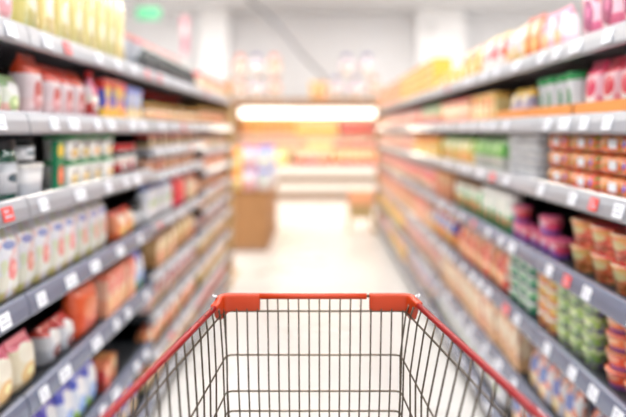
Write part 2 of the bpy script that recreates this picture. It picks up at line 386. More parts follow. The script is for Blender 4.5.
# ------------------------------------------------------------------ room
ZC = 4.25
bm = bmesh.new(); box(bm, -7, 7, -4, 14, -.1, 0); struct(link('floor', bm, 'floor_tiles'), 'pale glossy tiled supermarket floor')
bm = bmesh.new(); box(bm, -7, 7, -4, 14, ZC, ZC+.1); struct(link('ceiling', bm, 'ceiling_white'), 'white ceiling of the supermarket')
bm = bmesh.new(); box(bm, -7, 7, 14, 14.15, 0, ZC); struct(link('wall_back', bm, 'wall_white'), 'white wall at the far end of the shop')
bm = bmesh.new(); box(bm, -7.15, -7, -4, 14, 0, ZC); struct(link('wall_left', bm, 'wall_white'))
bm = bmesh.new(); box(bm, 7, 7.15, -4, 14, 0, ZC); struct(link('wall_right', bm, 'wall_white'))
bm = bmesh.new(); box(bm, -7, 7, -4.15, -4, 0, ZC); struct(link('wall_front', bm, 'wall_white'))
bm = bmesh.new(); box(bm, -2.75, -2.1, 13.3, 14, 0, ZC, .01); struct(link('column_left', bm, 'column_white'), 'square white column behind the left shelves')
bm = bmesh.new(); box(bm, 2.27, 3.35, 13.3, 14, 0, ZC, .01); struct(link('column_right', bm, 'column_white'), 'square white column behind the right shelves')

# ceiling lamps: troffer housings with glowing diffusers
def ceiling_lamp(x, y, lw, ll, e, col, label, grp):
    r = empty('ceiling_lamp', (x, y, ZC)); tag(r, label, 'ceiling light', grp)
    bm = bmesh.new(); box(bm, -lw/2-.03, lw/2+.03, -ll/2-.03, ll/2+.03, -.05, -.001, .005); link('housing', bm, 'white_plastic', r)
    bm = bmesh.new(); box(bm, -lw/2, lw/2, -ll/2, ll/2, -.058, -.05); link('diffuser', bm, 'lamp_white', r)
    ld = bpy.data.lights.new('lamp_light', 'AREA'); ld.shape = 'RECTANGLE'; ld.size = lw; ld.size_y = ll; ld.energy = e; ld.color = col
    lo = bpy.data.objects.new('lamp_light', ld); C.objects.link(lo); lo.location = (0, 0, -.07); lo.parent = r
for yy in (-1.6, .6, 2.8, 5.0):
    for xx in (-2.6, 0, 2.6):
        ceiling_lamp(xx, yy, .3, 1.4, 66, (.965, .98, 1), 'long white ceiling light above the aisle and shelves', 'ceiling lights over the shelves')
for yy in (7.6, 9.4):  # unseen warm lamps, added to stand in for the lens flare's glow
    for xx in (-2.6, 0, 2.6):
        ceiling_lamp(xx, yy, .3, 1.4, 36, (1, .84, .64), 'added warm ceiling light over the cross aisle, standing in for lens flare', 'added warm ceiling lights near the chiller')
for xx in (-4.4, -1.5, 1.5, 4.4):  # extra lamps added just out of view to brighten the back wall
    ceiling_lamp(xx, 10.95, .3, 1.2, 64, (.98, .98, 1), 'added white ceiling light brightening the back wall, above the chiller front', 'added white ceiling lights brightening the back wall')

# ------------------------------------------------------------------ gondolas
XL = .816
H_STD = [1.715, 1.475, 1.24, .97, .69, .415, .15]
H_B3 = [1.715, 1.475, 1.345, 1.22, .975, .72, .53, .34, .15]
H_B4 = [1.715, 1.475, 1.30, 1.15, 1.0, .87, .73, .53, .34, .15]
SURF = .015
# local frame of a bay: x along the aisle (0..length), y = 0 at the lip plane and + into the shelf
tagm = {}
def tag_mesh(w, mat):
    k = (w, mat)
    if k not in tagm:
        bm = bmesh.new(); box(bm, -w/2, w/2, -.0015, 0, -.019, .019, 0, 0)
        box(bm, -w*.36, w*.1, -.0019, -.0015, .004, .011, 0, 1); box(bm, -w*.36, w*.36, -.0019, -.0015, -.010, -.003, 0, 1)
        bmesh.ops.recalc_face_normals(bm, faces=bm.faces[:])
        me = bpy.data.meshes.new('price_tag'); bm.to_mesh(me); bm.free()
        me.materials.append(MATS[mat]); me.materials.append(MATS['tag_print']); tagm[k] = me
    return tagm[k]
ORD = ['first', 'second', 'third', 'fourth', 'fifth', 'sixth', 'seventh', 'eighth', 'ninth', 'tenth', 'eleventh', 'twelfth']
def bay(side, z0, z1, hs, label, tan_end=False):
    """one shelving unit; side -1 left, +1 right; z0 near, z1 far"""
    Ln = z1-z0
    if side > 0: r = empty('shelving_unit', (XL, z1, 0), -PI/2)      # local x -> -world y, local y -> +world x
    else: r = empty('shelving_unit', (-XL, z0, 0), PI/2)             # local x -> +world y, local y -> -world x
    tag(r, label, 'shelf', None)
    bm = bmesh.new(); box(bm, 0, Ln, .47, .5, 0, 1.86); link('back_panel', bm, 'back_dark', r)
    for i, x in enumerate((.0, Ln-.03)):
        bm = bmesh.new(); box(bm, x, x+.03, .43, .47, 0, 1.9, .002); link('upright', bm, 'shelf_dark', r)
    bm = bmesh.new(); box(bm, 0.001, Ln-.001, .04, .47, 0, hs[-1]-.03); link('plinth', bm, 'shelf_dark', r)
    rnd = random.Random(int(z0*100)+side)
    for i, h in enumerate(hs):
        bm = bmesh.new(); box(bm, .002, Ln-.002, .006, .469, h-.012, h+SURF, .002)
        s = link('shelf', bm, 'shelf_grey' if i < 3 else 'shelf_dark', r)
        thin = len(hs) > 7 and i > 1
        a, b = (-.026, .022) if thin else (-.036, .026)
        bm = bmesh.new()
        # curved price rail section swept along the shelf
        prof = [(.006, h+b), (-.004, h+b), (-.008, h+b-.004), (-.016, h), (-.02, h+a+.008), (-.018, h+a), (-.01, h+a-.002), (.006, h+a+.002)]
        loft(bm, [[(x, y, z) for y, z in prof] for x in (.003, Ln-.003)], 0, smooth=False)
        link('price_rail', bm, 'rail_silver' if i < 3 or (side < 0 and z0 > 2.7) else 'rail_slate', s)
        x = .06+rnd.random()*.1
        while x < Ln-.08:
            zz = (z1-x) if side > 0 else (z0+x)
            if zz > 1.2:
                big = rnd.random() < .3
                t = bpy.data.objects.new('price_tag', tag_mesh(.075 if big else .05, 'tag_red' if rnd.random() < .06 else 'tag_white'))
                C.objects.link(t); t.parent = s
                t.location = (x, -.0185, h-.006); t.rotation_euler = (-.27, 0, 0)
                if thin: t.scale = (1, 1, .75); t.location.z = h-.004
            x += rnd.choice((.14, .2, .26)) * (1 if zz < 4 else 1.6)
    return r
rb = [8.16, 6.96, 5.76, 4.56, 3.36, 2.16, .96]
names = ['farthest', 'fifth', 'fourth', 'third', 'second', 'nearest']
for k in range(6):
    bay(1, rb[k+1], rb[k], H_STD, 'grey metal shelving unit on the right of the aisle, %s one from the cart' % names[k])
bay(-1, .4, 1.6, H_STD, 'grey metal shelving unit on the left, nearest the shopping cart')
bay(-1, 1.6, 2.8, H_STD, 'grey metal shelving unit on the left, second from the near end, holding white packets')
bay(-1, 2.8, 4.05, H_B3, 'left shelving unit with close-set shelves, second from the far end')
bay(-1, 4.05, 5.3, H_B4, 'left shelving unit with the closest-set shelves at the far end')
# tan end panel
bm = bmesh.new(); box(bm, -1.32, -.845, 5.302, 5.335, 0, 1.75, .004)
box(bm, -.85, -.80, 5.302, 5.35, 0, 1.92, .006)
tag(link('end_panel', bm, 'post_tan'), 'tan upright panel closing the far end of the left shelves', 'panel')
bm = bmesh.new(); box(bm, .845, 1.32, 8.162, 8.2, 0, 1.75, .004); box(bm, .80, .85, 8.162, 8.2, 0, 1.85, .006)
tag(link('end_panel', bm, 'post_tan'), 'tan upright panel closing the far end of the right shelves', 'panel')

# ------------------------------------------------------------------ product runs
def run(side, hs, li, z0, z1, kind, dims, mat, desc, where, stack=1, gap=.008, setback=.02, rows=1, base=0, jit=.006, lev2=None, tilt=0, **kw):
    w, d, h = dims
    if z0 < 2.6:
        z0 *= 1.045
        if z1 < 2.6: z1 *= 1.045
    step = w+gap
    n = max(1, int((z1-z0)/step+.3))
    near = z0 < 3.0
    surf = hs[li]+SURF+base+.0005
    label = desc + ' ' + where
    group = desc + ' ' + where
    for i in range(n):
        z = z0+step*(i+.5)
        st = stack if not isinstance(stack, tuple) else random.choice(stack)
        for rw in range(rows):
            j = random.uniform(-jit, jit)
            for s in range(st):
                dx = setback+d/2+rw*(d+.006)+j+random.uniform(-.002, .002)*(s > 0)
                x = side*(XL+dx)
                ang = (-PI/2 if side > 0 else PI/2)+random.uniform(-.03, .03)*(0 if w/d > 1.5 and kind != 'packet' else 1)
                put(kind, dims, mat, near, kw, (x, z, surf+s*(h+.0008)), ang, label, group if n*st*rows > 1 else None)

LV = ['top', 'second', 'third', 'fourth', 'fifth', 'sixth', 'bottom']
def RR(li, items):
    for k, it in enumerate(items):
        z0, z1, kind, dims, mat, desc = it[:6]; kw = it[6] if len(it) > 6 else {}
        where = 'on right %s shelf, %s' % (LV[li], 'nearest group' if k == 0 else ('farthest group' if k == len(items)-1 else ORD[k]+' group'))
        run(1, H_STD, li, z0, z1, kind, dims, mat, desc, where, **kw)
RR(0, [
 (1.30, 1.87, 'packet', (.12, .08, .25), 'p_pink', 'tall pink snack packet'),
 (1.90, 2.12, 'packet', (.10, .07, .15), 'p_palepink', 'pale pink packet'),
 (2.13, 2.29, 'packet', (.075, .07, .17), 'p_coral', 'orange-red packet'),
 (2.31, 2.62, 'packet', (.10, .07, .16), 'p_whitegrey', 'white and grey packet'),
 (2.64, 3.04, 'packet', (.12, .08, .17), 'p_redwhite', 'red and white packet'),
 (3.06, 3.46, 'packet', (.12, .08, .175), 'p_yellowbrown', 'yellow and brown packet'),
 (3.5, 4.2, 'packet', (.13, .08, .11), 'p_yellow', 'yellow and orange packet'),
 (4.25, 5.9, 'box', (.2, .14, .062), 'p_yellow', 'flat yellow box', dict(stack=4)),
 (5.95, 8.1, 'box', (.2, .14, .062), 'p_orange', 'flat orange box', dict(stack=4)),
])
RR(1, [
 (1.30, 1.80, 'packet', (.1, .075, .17), 'p_pinkred', 'pink bag with red top', dict(gap=0, base=.006, setback=.03)),
 (1.84, 2.2, 'can', (.082, .082, .15), 'p_silver', 'silver can with green lid in an orange tray', dict(lid='green_lid', base=.006, setback=.03)),
 (2.25, 2.6, 'packet', (.1, .07, .13), 'p_yellowpurple', 'yellow and lilac packet', dict(base=.006, setback=.03)),
 (2.74, 3.2, 'box', (.1, .08, .14), 'p_cream', 'cream and yellow carton'),
 (3.22, 4.0, 'box', (.1, .08, .14), 'p_orange', 'orange carton'),
 (4.05, 4.9, 'packet', (.12, .08, .15), 'p_greenpink', 'green and pink packet'),
 (4.95, 8.1, 'packet', (.14, .08, .15), 'p_salmon', 'salmon-red pouch'),
])
def tray(side, z0, z1, h, label):
    r = bmesh.new()
    x0, x1 = XL+.018, XL+.13
    if side < 0: x0, x1 = -x1, -x0
    t = .003; zb = h+SURF+.001
    box(r, x0, x1, z0, z1, zb, zb+t)
    for a, b, c, d in ((x0, x0+t, z0, z1), (x1-t, x1, z0, z1), (x0, x1, z0, z0+t), (x0, x1, z1-t, z1)):
        box(r, a, b, c, d, zb, zb+.045)
    return tag(link('display_tray', r, 'cardboard_orange'), label, 'tray')
tray(1, 1.34, 1.905, 1.475, 'orange cardboard tray holding pink bags on the second right shelf')
tray(1, 1.91, 2.33, 1.475, 'orange cardboard tray holding the green-lidded cans')
tray(1, 2.335, 2.72, 1.475, 'orange cardboard tray holding yellow and lilac packets')
RR(2, [
 (1.30, 2.12, 'multi', (.19, .13, .061), 'p_multi_orange', 'orange wrapped multipack', dict(stack=3)),
 (2.16, 2.5, 'cup', (.105, .105, .034), 'p_greytub', 'shallow white bowl in a stack', dict(stack=5)),
 (2.53, 3.15, 'packet', (.12, .09, .17), 'p_greenbag', 'green and white packet'),
 (3.2, 4.0, 'packet', (.12, .08, .16), 'p_yellowgreen', 'yellow-green packet'),
 (4.05, 5.1, 'box', (.11, .08, .15), 'p_yellow', 'yellow carton'),
 (5.15, 8.1, 'packet', (.14, .08, .16), 'p_salmon', 'salmon-red pouch'),
])
RR(3, [
 (1.25, 1.94, 'cup', (.128, .128, .085), 'p_brownbowl', 'brown and orange noodle bowl', dict(stack=2, lid='p_coral')),
 (1.97, 2.42, 'cup', (.09, .09, .068), 'p_magenta', 'magenta and purple cup', dict(stack=(2, 2, 1), lid='purple_lid')),
 (2.45, 3.0, 'jar', (.085, .085, .18), 'p_greencup', 'green and white jar', dict(lid='white_lid', glass='p_greencup')),
 (3.05, 3.6, 'jar', (.085, .085, .18), 'p_greencup', 'green jar with brown lid', dict(lid='brown_trim', glass='p_greencup')),
 (3.65, 4.2, 'box', (.12, .09, .18), 'p_brownred', 'brown-red carton'),
 (4.25, 8.1, 'packet', (.14, .09, .18), 'p_coralwhite', 'coral and white pouch'),
])
RR(4, [
 (1.25, 1.70, 'cup', (.1, .1, .052), 'p_orangepurple', 'orange and purple cup', dict(stack=4, lid='p_orangepurple')),
 (1.72, 1.98, 'cup', (.085, .085, .052), 'p_lime', 'lime green cup', dict(stack=4, lid='lime_lid')),
 (2.0, 2.16, 'cup', (.08, .08, .052), 'p_yelloworange', 'yellow and orange cup', dict(stack=4)),
 (2.19, 2.5, 'cup', (.09, .09, .052), 'p_greenstack', 'dark green cup', dict(stack=4)),
 (2.52, 3.6, 'packet', (.12, .09, .19), 'p_orangewhite', 'orange and white packet'),
 (3.65, 4.3, 'packet', (.13, .09, .19), 'p_blueorange', 'blue and orange packet'),
 (4.35, 8.1, 'box', (.14, .09, .19), 'p_peach', 'peach carton'),
])
RR(5, [
 (1.35, 1.8, 'packet', (.1, .07, .14), 'p_mixed', 'white and red speckled pouch', dict(rows=2)),
 (1.82, 2.3, 'packet', (.1, .07, .15), 'p_mixedblue', 'white and blue-grey speckled pouch', dict(rows=2)),
 (2.33, 4.0, 'box', (.1, .08, .18), 'p_beigebox', 'beige carton'),
 (4.05, 5.8, 'packet', (.14, .08, .17), 'p_mixed', 'white and red speckled pouch'),
 (5.85, 8.1, 'packet', (.14, .08, .17), 'p_yellowsnack', 'yellow packet'),
])
RR(6, [
 (1.5, 2.6, 'packet', (.13, .09, .18), 'p_mixedblue', 'white and blue-grey speckled pouch'),
 (2.65, 4.2, 'packet', (.14, .09, .18), 'p_bluered', 'white packet with blue top'),
 (4.25, 5.6, 'packet', (.14, .09, .18), 'p_mixedblue', 'white and blue-grey speckled pouch'),
 (5.65, 6.9, 'box', (.15, .1, .17), 'p_yellow', 'yellow carton'),
 (6.95, 8.1, 'packet', (.15, .09, .18), 'p_palepink', 'pale pink packet'),
])
BN = {1: 'near', 3: 'third', 4: 'farthest'}
def LL(hs, li, bayname, items):
    for k, it in enumerate(items):
        z0, z1, kind, dims, mat, desc = it[:6]; kw = it[6] if len(it) > 6 else {}
        lev = 'top' if li == 0 else ('bottom' if li == len(hs)-1 else ORD[li])
        where = 'on left %s shelf, %s unit%s' % (lev, bayname, '' if len(items) == 1 else ', %s group' % ORD[k])
        if 'w' in kw: kw = dict(kw); where = kw.pop('w')
        run(-1, hs, li, z0, z1, kind, dims, mat, desc, where, **kw)
def L12(li, items): LL(H_STD, li, 'near', items)
L12(0, [
 (1.2, 1.56, 'packet', (.11, .08, .22), 'p_redtop', 'red and white bag'),
 (1.60, 2.62, 'pasta', (.1, .085, .36), 'p_pasta', 'tall golden cellophane bag', dict(setback=.03, rows=2, gap=.012, jit=.001)),
])
L12(1, [
 (1.22, 1.58, 'packet', (.085, .06, .11), 'p_whitegreen', 'small white and green packet'),
 (1.61, 1.72, 'packet', (.1, .08, .185), 'p_redtop', 'tall white bag with red top'),
 (1.73, 2.04, 'packet', (.095, .08, .165), 'p_redtop', 'white bag with red top'),
 (2.05, 2.13, 'bottle', (.07, .07, .18), 'p_label_red', 'slim red-capped white bottle', dict(glass='p_palepink')),
 (2.15, 2.42, 'box', (.085, .06, .16), 'p_bluebox', 'blue, red and yellow carton'),
 (2.43, 2.76, 'box', (.1, .06, .15), 'p_paleblue', 'pale blue carton'),
])
L12(2, [
 (1.22, 1.56, 'jar', (.085, .085, .17), 'p_label_white', 'dark green glass jar', dict(glass='green_glass', lid='dark_lid')),
 (1.58, 1.72, 'tub', (.13, .11, .095), 'p_greytub', 'plain grey-white tub'),
 (1.76, 1.83, 'box', (.055, .018, .16), 'p_greenpanel', 'slim green carton with yellow badge'),
 (1.85, 2.3, 'tub', (.105, .1, .088), 'p_tubgreen', 'square white tub with green trim', dict(stack=2, lid='green_lid')),
 (2.33, 2.74, 'jar', (.08, .08, .13), 'p_label_red', 'dark jar with red and white label', dict(glass='dark_glass', lid='red')),
])
put('jar', (.085, .085, .08), 'p_label_white', True, dict(glass='dark_glass', lid='dark_lid'), (-XL-.075, 1.72, 1.24+SURF+.097), PI/2, 'small dark jar on top of the plain grey-white tub', None)
L12(3, [
 (1.28, 2.28, 'packet', (.095, .07, .2), 'p_ricebag', 'white packet with blue badge and green foot', dict(gap=.004)),
 (2.31, 2.55, 'packet', (.12, .09, .12), 'p_coral', 'orange-red packet'),
 (2.58, 2.76, 'jar', (.08, .08, .13), 'p_label_white', 'small dark jar with white label', dict(glass='dark_glass', lid='dark_lid')),
])
L12(4, [
 (1.3, 1.72, 'packet', (.12, .09, .15), 'p_creambag', 'cream bag with pink top'),
 (1.74, 1.93, 'packet', (.09, .1, .12), 'p_silverred', 'silver packet with red band'),
 (1.94, 2.16, 'packet', (.2, .09, .19), 'p_orangered', 'large plain orange-red bag'),
 (2.19, 2.62, 'box', (.08, .07, .17), 'p_peach', 'peach carton'),
 (2.63, 2.78, 'packet', (.07, .07, .18), 'p_bluewhite', 'blue and white packet'),
])
L12(5, [
 (1.6, 2.12, 'packet', (.1, .08, .17), 'p_bluewhite', 'blue and white packet with green foot'),
 (2.15, 2.3, 'box', (.07, .07, .1), 'p_brownred', 'small brown-red carton'),
])
L12(6, [
 (1.7, 2.75, 'packet', (.12, .08, .17), 'p_mixedblue', 'white and blue-grey speckled pouch'),
])
def L3(li, items): LL(H_B3, li, 'third', items)
L3(0, [(2.83, 4.0, 'bottle', (.065, .065, .14), 'dark_lid', 'small dark bottle', dict(lid='white_lid')),])
for i in range(8):
    put('box', (.13, .08, .2), 'p_greyredtop', False, {}, (-XL-.17, 2.92+i*.143, 1.7155+SURF), PI/2, 'tall grey carton with red top behind the small dark bottles on left top shelf', 'grey-white cartons behind dark bottles on top shelf of third left unit')
L3(1, [(2.83, 4.0, 'jar', (.07, .07, .095), 'p_label_beige', 'small beige jar with orange label'),])
for i in range(14):
    put('bottle', (.065, .065, .17), 'p_label_red', False, dict(lid='red'), (-XL-.15, 2.88+i*.084, 1.4755+SURF), PI/2, 'red-capped dark bottle behind small beige jars on second left shelf', 'red-capped dark bottles behind beige jars')
L3(2, [(2.83, 4.0, 'box', (.07, .07, .07), 'p_blackred', 'small black and red carton', dict(gap=.01))])
L3(3, [(2.83, 4.0, 'tub', (.1, .08, .075), 'p_orangewhite', 'small orange and white tub', dict(gap=.01))])
L3(4, [(2.83, 3.4, 'packet', (.12, .08, .2), 'p_bluered', 'white packet with blue top'), (3.42, 3.72, 'packet', (.12, .08, .2), 'p_orangered', 'plain orange-red packet'), (3.74, 4.0, 'packet', (.12, .08, .18), 'p_beigered', 'beige and red packet')])
L3(5, [(3.0, 3.4, 'box', (.12, .08, .16), 'p_tan', 'tan carton'), (3.42, 4.0, 'packet', (.12, .08, .17), 'p_tan', 'tan packet')])
L3(6, [(2.83, 4.0, 'packet', (.12, .08, .12), 'p_mixed', 'white and red speckled pouch')])
L3(7, [(2.83, 4.0, 'packet', (.12, .08, .12), 'p_coral', 'orange-red packet')])
L3(8, [(2.83, 4.0, 'packet', (.12, .08, .12), 'p_beigered', 'beige and red packet')])
def L4(li, items): LL(H_B4, li, 'farthest', items)
four = [('box', .13, 'p_beigered', 'beige and red carton'), ('jar', .12, 'p_label_beige', 'jar with orange-beige label'), ('packet', .09, 'p_beigered', 'beige and red packet'),
        ('box', .09, 'p_peach', 'peach carton'), ('packet', .09, 'p_orangewhite', 'orange and white packet'), ('box', .08, 'p_tan', 'tan carton'), ('packet', .09, 'p_mixed', 'white and red speckled pouch'),
        ('packet', .13, 'p_tan', 'tan packet'), ('box', .13, 'p_yellowbrown', 'yellow-brown carton'), ('packet', .12, 'p_coralwhite', 'coral and white pouch')]
for i, (kd, hh, mt, ds) in enumerate(four):
    L4(i, [(4.09, 5.26, kd, (.11 if kd != 'jar' else .08, .08, hh), mt, ds)])

# ------------------------------------------------------------------ far end: open chiller
YC = 12.0
r = empty('display_chiller', (0, YC, 0)); tag(r, 'long open chiller with bright light strip at the far end of the aisle', 'refrigerator')
x0, x1 = -1.75, 1.27
bm = bmesh.new(); box(bm, x0, x1, .75, .85, 0, 2.1); link('back_wall', bm, 'cooler_inner', r)
for a in (x0-.05, x1):
    bm = bmesh.new(); box(bm, a, a+.05, 0, .85, 0, 2.1, .01); link('side_panel', bm, 'brown_trim', r)
bm = bmesh.new(); box(bm, x0, x1, .04, .85, 0, .17); link('kick_plate', bm, 'brown_trim', r)
bm = bmesh.new(); box(bm, x0, x1, 0, .75, .17, .35, .015); link('lower_bumper', bm, 'cooler_white', r)
bm = bmesh.new(); box(bm, x0, x1, .06, .75, .35, .5); link('recess_panel', bm, 'brown_trim', r)
bm = bmesh.new(); box(bm, x0, x1, -.02, .75, .5, .7, .02); link('tray_front', bm, 'cooler_white', r)
for hh in (1.02, 1.3):
    bm = bmesh.new(); box(bm, x0, x1, .22, .75, hh, hh+.03, .004); s = link('shelf', bm, 'cooler_white', r)
    bm = bmesh.new(); box(bm, x0, x1, .2, .22, hh-.01, hh+.04); link('price_rail', bm, 'cream', s)
bm = bmesh.new(); box(bm, x0, x1, .05, .85, 1.93, 2.1, .01); link('canopy', bm, 'brown_trim', r)
bm = bmesh.new(); box(bm, -.6, x1, -.12, .05, 1.97, 2.1, .01); link('awning_bar', bm, 'brown_trim', r)
bm = bmesh.new(); box(bm, x0+.1, x1-.05, .06, .12, 1.72, 1.90, .02); link('light_strip', bm, 'tube_white', r)
ld = bpy.data.lights.new('chiller_light', 'AREA'); ld.shape = 'RECTANGLE'; ld.size = 2.8; ld.size_y = .2; ld.energy = 34; ld.color = (1, .84, .62)
lo = bpy.data.objects.new('chiller_light', ld); C.objects.link(lo); lo.parent = r; lo.location = (-.24, .02, 1.8); lo.rotation_euler = (PI/2-.5, 0, PI)
lo.rotation_euler = (-PI/2+.9, 0, 0)
def chiller_row(base, hh, yy, segs, rowname):
    for a, b, mt, desc in segs:
        n = int((b-a)/.15)
        for i in range(n):
            put('tub' if hh < .2 else 'packet', (.14, .12, hh), mt, False, {}, (a+.075+i*.15, YC+yy, base+.001), random.uniform(-.05, .05), desc+' in the far chiller, '+rowname, desc+' in chiller '+rowname)
chiller_row(.7, .28, .12, [(-1.7, -.55, 'p_freshyellow', 'yellow bag'), (-.5, .3, 'p_freshred', 'red bag'), (.3, 1.25, 'p_freshorange', 'orange bag')], 'lowest row')
chiller_row(1.33, .38, .4, [(-1.7, -.5, 'p_yelloworange', 'yellow-orange bag'), (-.5, .45, 'p_freshyellow', 'yellow bag'), (.45, 1.25, 'p_freshred', 'red bag')], 'upper row')
chiller_row(1.05, .19, .3, [(-1.7, -.3, 'p_peach', 'peach tub'), (-.3, .3, 'p_freshyellow', 'yellow tub'), (.3, 1.25, 'p_freshred', 'red tub')], 'middle row')
# cream cartons and capped jugs on top of the chiller
def jug(x, y, z, cap, label, grp):
    r = .15; h = .47
    bm = bmesh.new()
    loft(bm, [[(a, b, t*h) for a, b in sq(2*r*s, 2*r*s, 3, 20)] for t, s in ((0, .9), (.03, 1), (.3, 1), (.33, .95), (.37, 1), (.65, 1), (.76, .8), (.84, .42), (.88, .38))])
    o = link('water_jug', bm, 'clear_jug', None, (x, y, z), random.uniform(0, .4)); tag(o, label, 'jug', grp)
    bm = bmesh.new(); lathe(bm, [(r*.5, .84*h), (r*.52, .86*h), (r*.52, .985*h), (r*.46, h)], 16); link('cap', bm, cap, o)
    bm = bmesh.new(); tube(bm, [(0, r*.5, .84*h), (0, r*.95, .82*h), (0, r*1.08, .7*h), (0, r*.98, .55*h)], .014, 8); link('handle', bm, 'clear_jug', o)
    bm = bmesh.new(); loft(bm, [[(a, b, t*h) for a, b in sq(2*r*1.01, 2*r*1.01, 3, 20)] for t in (.4, .6)]); link('label_band', bm, 'p_lilac' if cap == 'purple_cap' else 'p_peach', o)
    return o
topz = 2.1005
for k, (xx, row, cap) in enumerate([(-1.8+.12, 0, 'orange_cap'), (-1.32, 0, 'purple_cap'), (-.95, 0, 'orange_cap'), (-1.68, 1, 'orange_cap'), (-1.32, 1, 'purple_cap'), (-.95, 1, 'orange_cap')]):
    jug(xx, YC+.35, topz+row*.471, cap, 'large jug with %s cap in the left cluster on the chiller, %s layer' % (cap.split('_')[0], 'upper' if row else 'lower'), 'left jugs %s %s' % (cap.split('_')[0], row) if cap[0] == 'o' else None)
for k, (xx, row, cap) in enumerate([(.36, 0, 'purple_cap'), (.77, 0, 'purple_cap'), (.59, 1, 'purple_cap'), (1.02, 1, 'purple_cap')]):
    jug(xx if row == 0 else xx-.0, YC+.35, topz+row*.471 if row == 0 else topz+.471, cap, 'large purple-capped jug in the right cluster on chiller, %s layer, %s' % ('upper' if row else 'lower', 'left' if k % 2 == 0 else 'right'), None)
jug(1.18, YC+.35, topz, 'orange_cap', 'large white jug with orange cap at the right end of the chiller top', None)
for i, xx in enumerate((-.1, .09)):
    o = put('box', (.17, .2, .36), 'p_cream', False, {}, (xx, YC+.35, topz), 0, 'cream carton on the chiller, left of the purple-capped jugs', 'cream cartons on the chiller')

# cable drooping from the ceiling
bm = bmesh.new()
P = [(245, -6), (251, 3), (260, 14), (271, 26), (284, 40), (298, 54), (312, 66), (324, 76)]
pts = []
for i, (px, py) in enumerate(P):
    t = i/(len(P)-1)
    pts.append((-1.53+1.635*t, 12.35, [4.25, 4.08, 3.87, 3.63, 3.34, 3.05, 2.8, 2.58][i]))
pts.append((.12, 12.36, 2.46))
tube(bm, pts, .035, 10); tag(link('cable', bm, 'cable_grey'), 'grey cable sagging from the ceiling towards the chiller top', 'cable')

# wall clock on the right column
r = empty('wall_clock', (2.55, 13.29, 3.8)); tag(r, 'small round wall clock with white face on the right column', 'clock')
bm = bmesh.new(); lathe(bm, [(.15, 0), (.155, .01), (.15, .03), (.135, .03)], 28); o = link('case', bm, 'cable_grey', r); o.rotation_euler.x = PI/2
bm = bmesh.new(); lathe(bm, [(.134, .031), (.134, .033)], 28); o = link('clock_face', bm, 'column_white', r); o.rotation_euler.x = PI/2
for n_, a, l in (('hour_hand', .9, .065), ('minute_hand', -1.0, .1)):
    bm = bmesh.new(); box(bm, -.006, .006, 0, l, .034, .037, rot=Matrix.Rotation(a, 3, 'Z')); o = link(n_, bm, 'dark_plastic', r); o.rotation_euler.x = PI/2

# green hanging sign and pink banner
r = empty('hanging_sign', (-3.0, 10.2, 3.4)); tag(r, 'small green lit sign hanging from the ceiling at upper left', 'sign')
bm = bmesh.new(); box(bm, -.2, .2, -.03, .03, 0, .2, .008); link('sign_panel', bm, 'exit_green', r)
for x in (-.12, .12):
    bm = bmesh.new(); tube(bm, [(x, 0, .2), (x, 0, .85)], .006); link('suspension_rod', bm, 'chrome_wire', r)
r = empty('pink_banner', (-2.15, 9.3, 2.65)); tag(r, 'narrow pink banner hanging above the left shelves', 'banner')
bm = bmesh.new(); box(bm, -.055, .055, -.004, .004, 0, .62, .002)
link('banner_strip', bm, 'p_pink', r)
bm = bmesh.new(); tube(bm, [(-.07, 0, .63), (.07, 0, .63)], .008); link('top_bar', bm, 'white_plastic', r)
bm = bmesh.new(); tube(bm, [(0, 0, .63), (0, 0, 1.6)], .003); link('cord', bm, 'chrome_wire', r)

# ------------------------------------------------------------------ promotional bin behind left shelves
r = empty('promotion_bin', (-.94, 7.75, 0)); tag(r, 'brown cardboard display bin heaped with goods past the left shelves', 'display bin')
bm = bmesh.new(); box(bm, -.32, .32, -.82, .82, 0, .70, .012); link('bin_body', bm, 'cardboard', r)
bm = bmesh.new()
box(bm, -.34, .34, -.84, .84, .70, .72, .004); link('bin_top', bm, 'cardboard', r)
bm = bmesh.new(); box(bm, -.325, .325, -.825, .825, 0, .05, .004); link('bin_foot', bm, 'brown_trim', r)
goods = [('packet', (.15, .1, .26), 'p_lilac', 'lilac and white bag'), ('packet', (.15, .1, .26), 'p_bluered', 'white bag with blue top'), ('packet', (.15, .1, .26), 'p_yellowsnack', 'yellow bag'), ('packet', (.15, .1, .26), 'p_palepink', 'pale pink bag')]
for row in range(5):
    for i in range(4):
        g = goods[(i*2+row*3+ (i*row) % 2) % 4] if not (i == 3) else goods[1]
        for st in range(2 if row < 4 else 1):
            put(g[0], g[1], g[2], False, {}, (-1.205+i*.176+random.uniform(-.004, .004), 7.06+row*.31, .7205+st*.262), random.uniform(-.06, .06), g[3]+' heaped on the brown cardboard bin', g[3]+' on cardboard bin')
# clip rack with yellow bags against the end of the left shelves
r = empty('wire_rack', (-1.02, 5.75, 0)); tag(r, 'slim wire rack of snack bags behind the left end panel', 'rack')
for x in (-.16, .16):
    bm = bmesh.new(); tube(bm, [(x, 0, .02), (x, 0, 1.7)], .012); link('post', bm, 'post_tan', r)
bm = bmesh.new(); box(bm, -.2, .2, -.16, .16, 0, .03, .004); link('base', bm, 'post_tan', r)
for k in range(5):
    bm = bmesh.new(); box(bm, -.19, .19, -.14, .02, .28+k*.3, .29+k*.3, .002); link('wire_shelf', bm, 'chrome_wire', r)
    for i in range(2):
        mt, ds = (('p_yellowsnack', 'yellow snack bag'), ('p_tan', 'tan snack bag'))[(k+i) % 2]
        put('packet', (.16, .09, .22), mt, False, {}, (-1.11+i*.18, 5.69, .2905+k*.3), .1, ds+' on the slim wire rack', ds+' on the wire rack')

